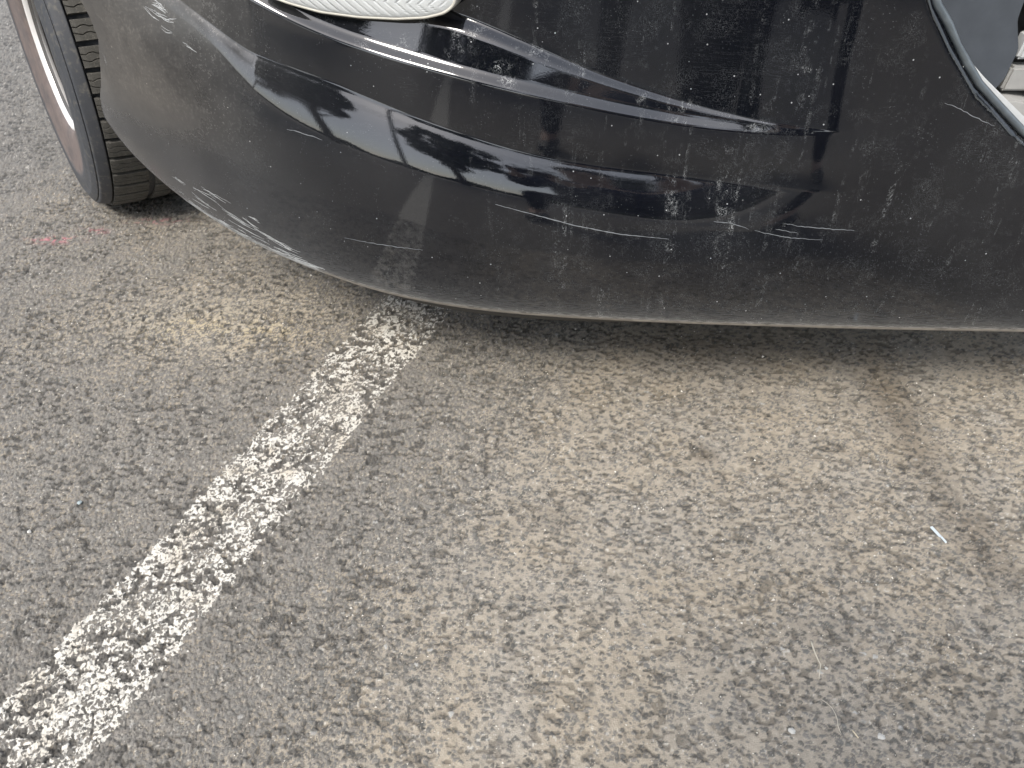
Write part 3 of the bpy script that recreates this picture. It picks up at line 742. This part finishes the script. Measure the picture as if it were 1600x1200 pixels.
for k in range(10):
    a_ = 2 * math.pi * k / 10
    for sgn in (1,):
        b0 = len(V)
        for (x, r, hw_) in ((.022, .04, .016), (.026, .08, .012), (.030, .134, .016)):
            for (dx, dw) in ((0, -hw_), (.008, -hw_ * .6), (.008, hw_ * .6), (0, hw_), (-.02, hw_), (-.02, -hw_)):
                y_, z_ = dw, -r; V.append((x + dx, y_ * math.cos(a_) - z_ * math.sin(a_), y_ * math.sin(a_) + z_ * math.cos(a_)))
        for i in range(2):
            for j in range(6): Fc.append((b0 + i * 6 + j, b0 + i * 6 + (j + 1) % 6, b0 + (i + 1) * 6 + (j + 1) % 6, b0 + (i + 1) * 6 + j))
wpart('rim', mesh('rim', V, Fc), dull_alloy)
V, Fc = lathe([(.072, .126), (.0895, .1440), (.0915, .1470), (.0905, .1500), (.0840, .1520), (.074, .132)], 140); wpart('rim_lip', mesh('rim_lip', V, Fc), alloy)
V, Fc = lathe([(.034, .0005), (.034, .03), (.030, .045), (.01, .05), (-.04, .055), (-.04, .0005)], 40); wpart('hub', mesh('hub', V, Fc), dull_alloy)
V, Fc = lathe([(-.020, .03), (-.020, .115), (-.030, .115), (-.030, .03)], 60); wpart('brake_disc', mesh('brake_disc', V, Fc), simple('brake_steel', (.3, .28, .26), .4, .8))

# ---------------------------------------------------------------- rest of the body, outside the picture
arch_y, arch_z, arch_r = 1.60, .33, .39
fp = [(-.633, 1.18), (-.72, 1.235), (-.80, 1.31), (-.865, 1.42), (-.905, 1.55), (-.925, 1.75), (-.93, 2.1), (-.93, 2.5), (-.93, 3.2)]
fs = cspline(np.arange(len(fp)), np.array(fp)); q = np.linspace(0, len(fp) - 1, 80); FP = fs(q); V = []; Fc = []
for (x, y) in FP:
    dz_c = abs(y - arch_y); zb = arch_z + math.sqrt(max(0, arch_r ** 2 - dz_c ** 2)) if dz_c < arch_r else .22
    if y < arch_y: zb = max(zb, .70)
    for k in range(9):
        f = k / 8; z = zb + (.86 - zb) * f; inn = -.01 + .05 * f ** 3
        V.append((x + inn, y, z))
    V.append((x + .10, y, .90))
for i in range(79):
    for k in range(9): Fc.append((i * 10 + k, (i + 1) * 10 + k, (i + 1) * 10 + k + 1, i * 10 + k + 1))
plain_paint = simple('plain_black_paint', (.010, .010, .012), .12, 0, .2, 10, 0)
fen = cpart('fender', mesh('fender', V, Fc), plain_paint); md = fen.modifiers.new('solid', 'SOLIDIFY'); md.thickness = .004; md.offset = -1
V2 = [(-(x - .37) + .37, y, z) for x, y, z in V]
fen2 = cpart('fender', mesh('fender', V2, [f[::-1] for f in Fc]), plain_paint); md = fen2.modifiers.new('solid', 'SOLIDIFY'); md.thickness = .004; md.offset = 1
V = []; Fc = []; NH = 60; cols_h = np.linspace(0, NT_COL - 1, NH).astype(int)
for i, j in enumerate(cols_h):
    x0, y0, z0 = SX[-1, j], SY[-1, j], SZ[-1, j]
    for k in range(14):
        f = k / 13; yy = y0 + (2.35 - y0) * f
        xx = x0 + ((x0 - .37) * .02) * f if abs(x0 - .37) < .5 else x0 + (np.sign(x0 - .37) * 1.1 * .83 + .37 - x0) * f
        crown = 1 - ((xx - .37) / 1.3) ** 2
        V.append((xx, yy, z0 + .001 + (.20 * crown) * (1 - (1 - f) ** 2.2) + .05 * f))
for i in range(NH - 1):
    for k in range(13): Fc.append((i * 14 + k, (i + 1) * 14 + k, (i + 1) * 14 + k + 1, i * 14 + k + 1))
hood = cpart('hood', mesh('hood', V, Fc), plain_paint)
bm = bmesh.new(); bmesh.ops.create_cube(bm, size=1); me = bpy.data.meshes.new('underbody'); bmesh.ops.scale(bm, vec=(1.2, 1.9, .05), verts=bm.verts); bmesh.ops.translate(bm, vec=(.45, 2.15, .245), verts=bm.verts); bm.to_mesh(me); bm.free()
cpart('underbody', me, dark_plastic, False)
V = []; Fc = []
for i in range(25):
    a_ = rad(-20 + 220 * i / 24)
    for x in (-.40, -.66, -.88): V.append((x, arch_y + .40 * math.cos(a_), arch_z + .02 + .40 * math.sin(a_)))
for i in range(24):
    for j in range(2): Fc.append((i * 3 + j, i * 3 + j + 1, i * 3 + j + 4, i * 3 + j + 3))
Vl = [p for p in V]
# only the part above and behind the wheel
keep_l = [f for f in Fc if min(Vl[i][2] for i in f) > .66 or Vl[f[0]][1] > 1.7]
cpart('arch_liner', mesh('arch_liner', Vl, keep_l), dark_plastic)

# ---------------------------------------------------------------- litter on the asphalt
def gz(x, y):
    j = np.searchsorted(GY[:, 0], y) ; u = x / wid[j]; i = np.searchsorted(us, u); return float(GZ[j, i])
def tube(name, pts, r, mat, n=6, taper=None):
    V = []; Fc = []; pts = [Vector(p) for p in pts]; L = len(pts)
    for i, p in enumerate(pts):
        d = (pts[min(i + 1, L - 1)] - pts[max(i - 1, 0)]).normalized(); a_ = d.cross(Vector((0, 0, 1)));
        if a_.length < 1e-4: a_ = Vector((1, 0, 0))
        a_.normalize(); b_ = a_.cross(d); rr = r * (taper(i / (L - 1)) if taper else 1)
        for k in range(n):
            q_ = 2 * math.pi * k / n; V.append(p + a_ * math.cos(q_) * rr + b_ * math.sin(q_) * rr)
    for i in range(L - 1):
        for k in range(n): Fc.append((i * n + k, i * n + (k + 1) % n, (i + 1) * n + (k + 1) % n, (i + 1) * n + k))
    Fc.append(tuple(range(n))[::-1]); Fc.append(tuple((L - 1) * n + k for k in range(n)))
    return link(name, mesh(name, V, Fc), mat)
# short pale plastic stick, flat with a narrower end
A, B = Vector((.5465, .635, 0)), Vector((.5545, .6085, 0)); V = []; Fc = []; d = (B - A).normalized(); s_ = Vector((d.y, -d.x, 0))
for f, w_ in ((0, .0016), (.03, .0020), (.62, .0018), (.68, .0013), (.97, .0013), (1, .0010)):
    p = A.lerp(B, f); zb = gz(p.x, p.y) + .0012
    for (u_, h_) in ((-w_, 0), (-w_, .0010), (w_, .0010), (w_, 0)): V.append((p.x + s_.x * u_, p.y + s_.y * u_, max(zb, gz(A.x, A.y) + .001) + h_))
for i in range(5):
    for k in range(4): Fc.append((i * 4 + k, i * 4 + (k + 1) % 4, (i + 1) * 4 + (k + 1) % 4, (i + 1) * 4 + k))
Fc += [(3, 2, 1, 0), (20, 21, 22, 23)]
tag(link('plastic_stick', mesh('plastic_stick', V, Fc), simple('pale_blue_plastic', (.58, .64, .68), .35, 0, .1, 200, .1), smooth=False), 'short pale blue-white plastic stick lying by the dark oily trail', 'plastic stick')
def lay(pts, lift): return [(x, y, gz(x, y) + lift) for x, y in pts]
tw = simple('dry_straw', (.50, .46, .38), .7, 0, .25, 200, .3)
tag(tube('dry_twig', lay([(.3415, .470), (.342, .462), (.3422, .456), (.3430, .449), (.3442, .442), (.3405, .434), (.3375, .426)], .0014), .0009, tw, 6, lambda f: 1.25 - .8 * f), 'short pale dry twig with a bent tip on the bare asphalt', 'twig')
tag(tube('loose_fibre', lay([(.333, .402), (.3375, .398), (.341, .393), (.3425, .386), (.343, .380), (.3415, .373), (.3415, .366)], .0012), .00035, tw, 5), 'thin curved fibre below the dry twig', 'fibre')
tag(tube('straw_bit', lay([(.355, .3685), (.3585, .3605)], .0012), .0007, simple('pale_straw', (.66, .58, .42), .7), 5), 'tiny straight yellow straw beside the curved fibre', 'straw')
stone_l = simple('pale_stone', (.48, .47, .44), .75, 0, .25, 300, .3)
blue_l = simple('bluish_stone', (.30, .35, .36), .7, 0, .25, 300, .3)
def chip(name, x, y, r, mat, label, seed, flat=.55):
    r_ = random.Random(seed); bm = bmesh.new(); bmesh.ops.create_icosphere(bm, subdivisions=1, radius=r)
    for v_ in bm.verts: v_.co = Vector((v_.co.x * r_.uniform(.75, 1.35), v_.co.y * r_.uniform(.7, 1.15), v_.co.z * flat * r_.uniform(.7, 1.1)))
    me = bpy.data.meshes.new(name); bm.to_mesh(me); bm.free(); o = link(name, me, mat, smooth=False); o.location = (x, y, gz(x, y) + r * flat * .5); o.rotation_euler.z = r_.uniform(0, 6)
    return tag(o, label, 'stone')
chip('stone_chip', .292, .368, .0042, stone_l, 'white stone chip left of the thin curved fibre', 1)
chip('stone_chip', -.628, .629, .0034, stone_l, 'white stone chip left of the painted line', 2)
chip('stone_chip', -.582, .677, .0038, blue_l, 'pale bluish stone chip beyond the white chip left of the line', 3)
chip('stone_chip', .383, .362, .0042, stone_l, 'pale flat stone chip right of the yellow straw', 4)
chip('stone_chip', .3495, .4385, .0020, stone_l, 'small pale pebble just right of the twig', 6)
rn = np.random.default_rng(3)
# loose grit: too many grains to count
n_g = 5200
gx = rn.uniform(-1.05, .95, n_g); gy = .30 + (rn.random(n_g) ** 1.3) * 1.3; gs = rn.gamma(2.2, .00026, n_g) + .00025
tv = np.array([(1, 0, -.4), (-.5, .87, -.4), (-.5, -.87, -.4), (0, 0, .9)]); V = []; Fc = []
for k in range(n_g):
    if gx[k] > .9 or abs(gx[k]) > .75 * (.53 + .9 * gy[k]) : continue
    a_ = rn.uniform(0, 6.28); c, s = math.cos(a_), math.sin(a_); b0 = len(V); z0 = gz(gx[k], gy[k]) + .0003
    sc = gs[k] * rn.uniform(.7, 1.3, 3)
    for p in tv:
        q_ = p * sc; V.append((gx[k] + q_[0] * c - q_[1] * s, gy[k] + q_[0] * s + q_[1] * c, z0 + q_[2] * .8))
    Fc += [(b0, b0 + 1, b0 + 3), (b0 + 1, b0 + 2, b0 + 3), (b0 + 2, b0, b0 + 3), (b0, b0 + 2, b0 + 1)]
grm = mesh('loose_grit', V, Fc)
attr_float(grm, 'tone', np.repeat(rn.random(len(V) // 4), 4))
t = NT('grit'); t.pbsdf(t.mix(t.attr('tone'), (.36, .32, .26), (.80, .77, .70)), .7)
tag(link('loose_grit', grm, t.m, smooth=False), 'fine pale grit scattered over the asphalt', 'grit', kind='stuff')

# ---------------------------------------------------------------- what the paint mirrors: the photographer, trees, a pole with wires
def skin_body(name, verts, edges, radii, mat, parent=None, root=0, sub=2):
    me = bpy.data.meshes.new(name); me.from_pydata(verts, edges, []); me.update()
    o = bpy.data.objects.new(name, me); COL.objects.link(o)
    md = o.modifiers.new('skin', 'SKIN'); md.use_smooth_shade = True
    for i, r in enumerate(radii):
        sv = me.skin_vertices[0].data[i]; sv.radius = (r, r) if not isinstance(r, tuple) else r; sv.use_root = (i == root)
    md2 = o.modifiers.new('sub', 'SUBSURF'); md2.levels = sub; md2.render_levels = sub
    dg = bpy.context.evaluated_depsgraph_get(); ev = o.evaluated_get(dg); me2 = bpy.data.meshes.new_from_object(ev)
    bpy.data.objects.remove(o); me2.materials.clear()
    return link(name, me2, mat, parent)
PX, PY = .19, -.47
person = empty('person', (PX, PY, 0)); tag(person, 'person squatting in dark navy clothes, holding up a phone in front of the car', 'person')
skin_m = simple('skin', (.50, .33, .25), .5, 0, .08, 40, .05); navy = simple('navy_cloth', (.016, .022, .045), .85, 0, .3, 60, .4, .002); navy2 = simple('dark_trousers', (.012, .014, .022), .85, 0, .3, 60, .4, .002)
shoe_m = simple('black_shoes', (.02, .02, .02), .5); hair_m = simple('dark_hair', (.02, .015, .012), .6, 0, .3, 200, .6, .002)
# local coordinates, facing +Y
HP = (0, -.26, .52)
bv = [HP, (0, -.22, .60), (0, -.14, .72), (0, -.03, .84), (0, .02, .92), (0, .045, .98), (0, .075, 1.07), (0, .09, 1.15),
      (-.17, -.03, .85), (-.26, .10, .66), (-.25, .33, .73), (-.23, .38, .755), (.17, -.03, .85), (.24, .12, .66), (-.07, .34, .725), (-.13, .385, .745),
      (-.12, -.26, .50), (-.24, .10, .50), (-.30, -.08, .10), (-.31, .05, .045), (.12, -.26, .50), (.24, .10, .50), (.28, -.08, .10), (.29, .05, .045)]
be = [(0, 1), (1, 2), (2, 3), (3, 4), (4, 5), (5, 6), (6, 7), (3, 8), (8, 9), (9, 10), (10, 11), (3, 12), (12, 13), (13, 14), (14, 15), (0, 16), (16, 17), (17, 18), (18, 19), (0, 20), (20, 21), (21, 22), (22, 23)]
br = [(.13, .10), (.125, .095), (.14, .10), (.13, .09), .055, .062, .078, .06, .055, .042, .030, .028, .055, .042, .030, .028, .085, .058, .040, .032, .085, .058, .040, .032]
skin_body('body', bv, be, br, skin_m, person)
skin_body('jacket', [bv[0], bv[1], bv[2], bv[3], bv[8], bv[9], bv[10], bv[12], bv[13], bv[14]], [(0, 1), (1, 2), (2, 3), (3, 4), (4, 5), (5, 6), (3, 7), (7, 8), (8, 9)], [(.175, .14), (.175, .14), (.18, .14), (.15, .115), .090, .072, .045, .090, .072, .045], navy, person)
skin_body('trousers', [HP, (-.12, -.26, .50), (-.24, .10, .50), (-.30, -.07, .10), (.12, -.26, .50), (.24, .10, .50), (.28, -.07, .10)], [(0, 1), (1, 2), (2, 3), (0, 4), (4, 5), (5, 6)], [(.16, .12), .095, .065, .044, .095, .065, .044], navy2, person)
for s in (-1, 1):
    skin_body('shoe', [(s * .29, -.12, .045), (s * .30, .02, .045), (s * .31, .13, .035)], [(0, 1), (1, 2)], [(.040, .045), (.048, .042), (.042, .032)], shoe_m, person)
skin_body('hair', [(0, .04, 1.09), (0, .055, 1.16), (0, .09, 1.205)], [(0, 1), (1, 2)], [.085, .092, .07], hair_m, person)
for hx, hy, hz, s in ((-.23, .38, .755, -1), (-.13, .385, .745, 1)):
    hv = [(hx, hy, hz), (hx - .0, hy + .030, hz + .005)]; he = [(0, 1)]; hr = [.024, .026]
    for k in range(4):
        a0 = len(hv); q = s * (.012 + .002 * k)
        hv += [(hx + q, hy + .045, hz - .022 + .017 * k), (hx + q * 1.3, hy + .060 + .002 * k, hz - .024 + .018 * k), (hx - q * .2, hy + .070 + .002 * k, hz - .024 + .018 * k)]; he += [(1, a0), (a0, a0 + 1), (a0 + 1, a0 + 2)]; hr += [.010, .009, .0075]
    a0 = len(hv); hv += [(hx + s * .01, hy + .03, hz + .035), (hx - s * .012, hy + .048, hz + .045)]; he += [(1, a0), (a0, a0 + 1)]; hr += [.012, .009]
    skin_body('hand', hv, he, hr, skin_m, person, 0, 1)
nose = bmesh.new(); bmesh.ops.create_cone(nose, cap_ends=True, segments=8, radius1=.018, radius2=.006, depth=.045); me = bpy.data.meshes.new('nose'); nose.to_mesh(me); nose.free()
nb = link('nose', me, skin_m, person); nb.location = (0, .168, 1.065); nb.rotation_euler = (rad(-20), 0, 0)
for s in (-1, 1):
    bm = bmesh.new(); bmesh.ops.create_uvsphere(bm, u_segments=10, v_segments=8, radius=.013); me = bpy.data.meshes.new('eye'); bm.to_mesh(me); bm.free()
    e_ = link('eye', me, simple('eye_dark', (.05, .04, .04), .2), person); e_.location = (s * .033, .148, 1.090)
bm = bmesh.new(); bmesh.ops.create_cube(bm, size=1); bmesh.ops.scale(bm, vec=(.146, .0085, .072), verts=bm.verts); bmesh.ops.bevel(bm, geom=list(bm.edges), offset=.003, segments=2, affect='EDGES')
me = bpy.data.meshes.new('phone'); bm.to_mesh(me); bm.free(); ph = link('phone', me, simple('phone_shell', (.03, .03, .035), .25), smooth=False); ph.location = (.0, -.030, .775); ph.rotation_euler = (rad(-41), 0, 0)
tag(ph, 'dark phone held in both hands of the person before the car', 'phone')

leaf_m = simple('leaves', (.055, .075, .035), .6, 0, .45, 4, 0); bark = simple('bark', (.10, .085, .07), .85, 0, .3, 14, .5, .01)
def tree(x, y, h, cr, seed, label, crh=.30):
    r_ = np.random.default_rng(seed); e = empty('tree', (x, y, 0)); tag(e, label, 'tree', 'trees behind the photographer')
    tp = [(0, 0, -.1), (.05, .03, h * .2), (-.04, .06, h * .42), (.05, -.04, h * .62), (0, 0, h * .85)]
    V = []; Fc = []
    def limb(pts, r0, r1):
        n = 8; b0 = len(V)
        for i, p in enumerate(pts):
            rr = r0 + (r1 - r0) * i / (len(pts) - 1)
            for k in range(n): V.append((p[0] + rr * math.cos(k * math.pi / 4), p[1] + rr * math.sin(k * math.pi / 4), p[2]))
        for i in range(len(pts) - 1):
            for k in range(n): Fc.append((b0 + i * n + k, b0 + i * n + (k + 1) % n, b0 + (i + 1) * n + (k + 1) % n, b0 + (i + 1) * n + k))
    limb(tp, .17, .05); tips = []
    for k in range(9):
        a_ = k * 2.4; z0 = h * (.38 + .04 * k); L_ = cr * r_.uniform(.55, .95); tp_ = (math.cos(a_) * L_, math.sin(a_) * L_, z0 + L_ * .6)
        limb([(0, 0, z0), (tp_[0] * .5, tp_[1] * .5, z0 + L_ * .35), tp_], .06, .015); tips.append(tp_)
    link('trunk', mesh('trunk', V, Fc), bark, e)
    cl = []
    for k in range(46):
        d = r_.normal(size=3); d /= np.linalg.norm(d); cl.append((d * np.array([cr, cr, h * crh]) * r_.uniform(.35, 1) + np.array([0, 0, h * .68]), cr * r_.uniform(.16, .32)))
    n = 12000; ci = r_.integers(0, len(cl), n); C_ = np.array([c[0] for c in cl])[ci]; R_ = np.array([c[1] for c in cl])[ci]
    d = r_.normal(size=(n, 3)); d /= np.linalg.norm(d, axis=1)[:, None]; P_ = C_ + d * (R_ * r_.random(n) ** .4)[:, None]
    a = r_.normal(size=(n, 3)); a /= np.linalg.norm(a, axis=1)[:, None]; b = np.cross(a, r_.normal(size=(n, 3))); b /= np.linalg.norm(b, axis=1)[:, None]; s = r_.uniform(.05, .10, n)[:, None]
    Q = np.stack([P_ - a * s, P_ + b * s * .55, P_ + a * s, P_ - b * s * .55], 1).reshape(-1, 3)
    link('crown', quadmesh('crown', Q, np.arange(4 * n).reshape(-1, 4)), leaf_m, e, False)
tree(-6.4, .75, 4.6, 1.5, 1, 'leafy tree straight left of the car')
tree(-4.7, -3.1, 4.7, 1.25, 2, 'leafy tree left of the photographer', .17)
tree(-1.9, -5.4, 4.6, 1.45, 3, 'leafy tree nearly straight behind the photographer')
tree(2.2, -8.5, 6.0, 2.6, 6, 'wide tree behind and right of the photographer')
tree(5.5, -6.5, 5.6, 2.4, 4, 'broad tree at the right behind the photographer')
tree(9.0, -8.5, 6.0, 2.8, 5, 'tree far behind and right of the photographer')
pole_e = empty('utility_pole', (-5.6, -9.0, 0)); tag(pole_e, 'concrete utility pole with thin overhead wires among the trees', 'pole')
pm_ = simple('concrete', (.30, .29, .28), .8)
p_ = tube('post', [(0, 0, 0), (0, 0, 4), (0, 0, 8.5)], .13, pm_, 12); p_.parent = pole_e
for k in range(3):
    w_ = [(-14 + 28 * i / 20, (-10 + 20 * i / 20) * -.5, 7.6 + .3 * k - .6 * (1 - (i / 10 - 1) ** 2)) for i in range(21)]
    q_ = tube('wire', w_, .012, dark_plastic, 5); q_.parent = pole_e
# low hedge along the far side of the car park
r_ = np.random.default_rng(9); n = 30000; a_ = r_.uniform(rad(170), rad(380), n); rr = 17 + r_.normal(0, .35, n) + 1.2 * np.sin(a_ * 5)
P_ = np.stack([rr * np.cos(a_), rr * np.sin(a_), r_.random(n) ** .8 * (1.15 + .3 * np.sin(a_ * 23))], 1)
a = r_.normal(size=(n, 3)); a /= np.linalg.norm(a, axis=1)[:, None]; b = np.cross(a, r_.normal(size=(n, 3))); b /= np.linalg.norm(b, axis=1)[:, None]; s = r_.uniform(.08, .18, n)[:, None]
Q = np.stack([P_ - a * s, P_ + b * s * .6, P_ + a * s, P_ - b * s * .6], 1).reshape(-1, 3)
tag(link('hedge', quadmesh('hedge', Q, np.arange(4 * n).reshape(-1, 4)), leaf_m, None, False), 'low dark hedge along the edge of the car park', 'hedge', kind='stuff')
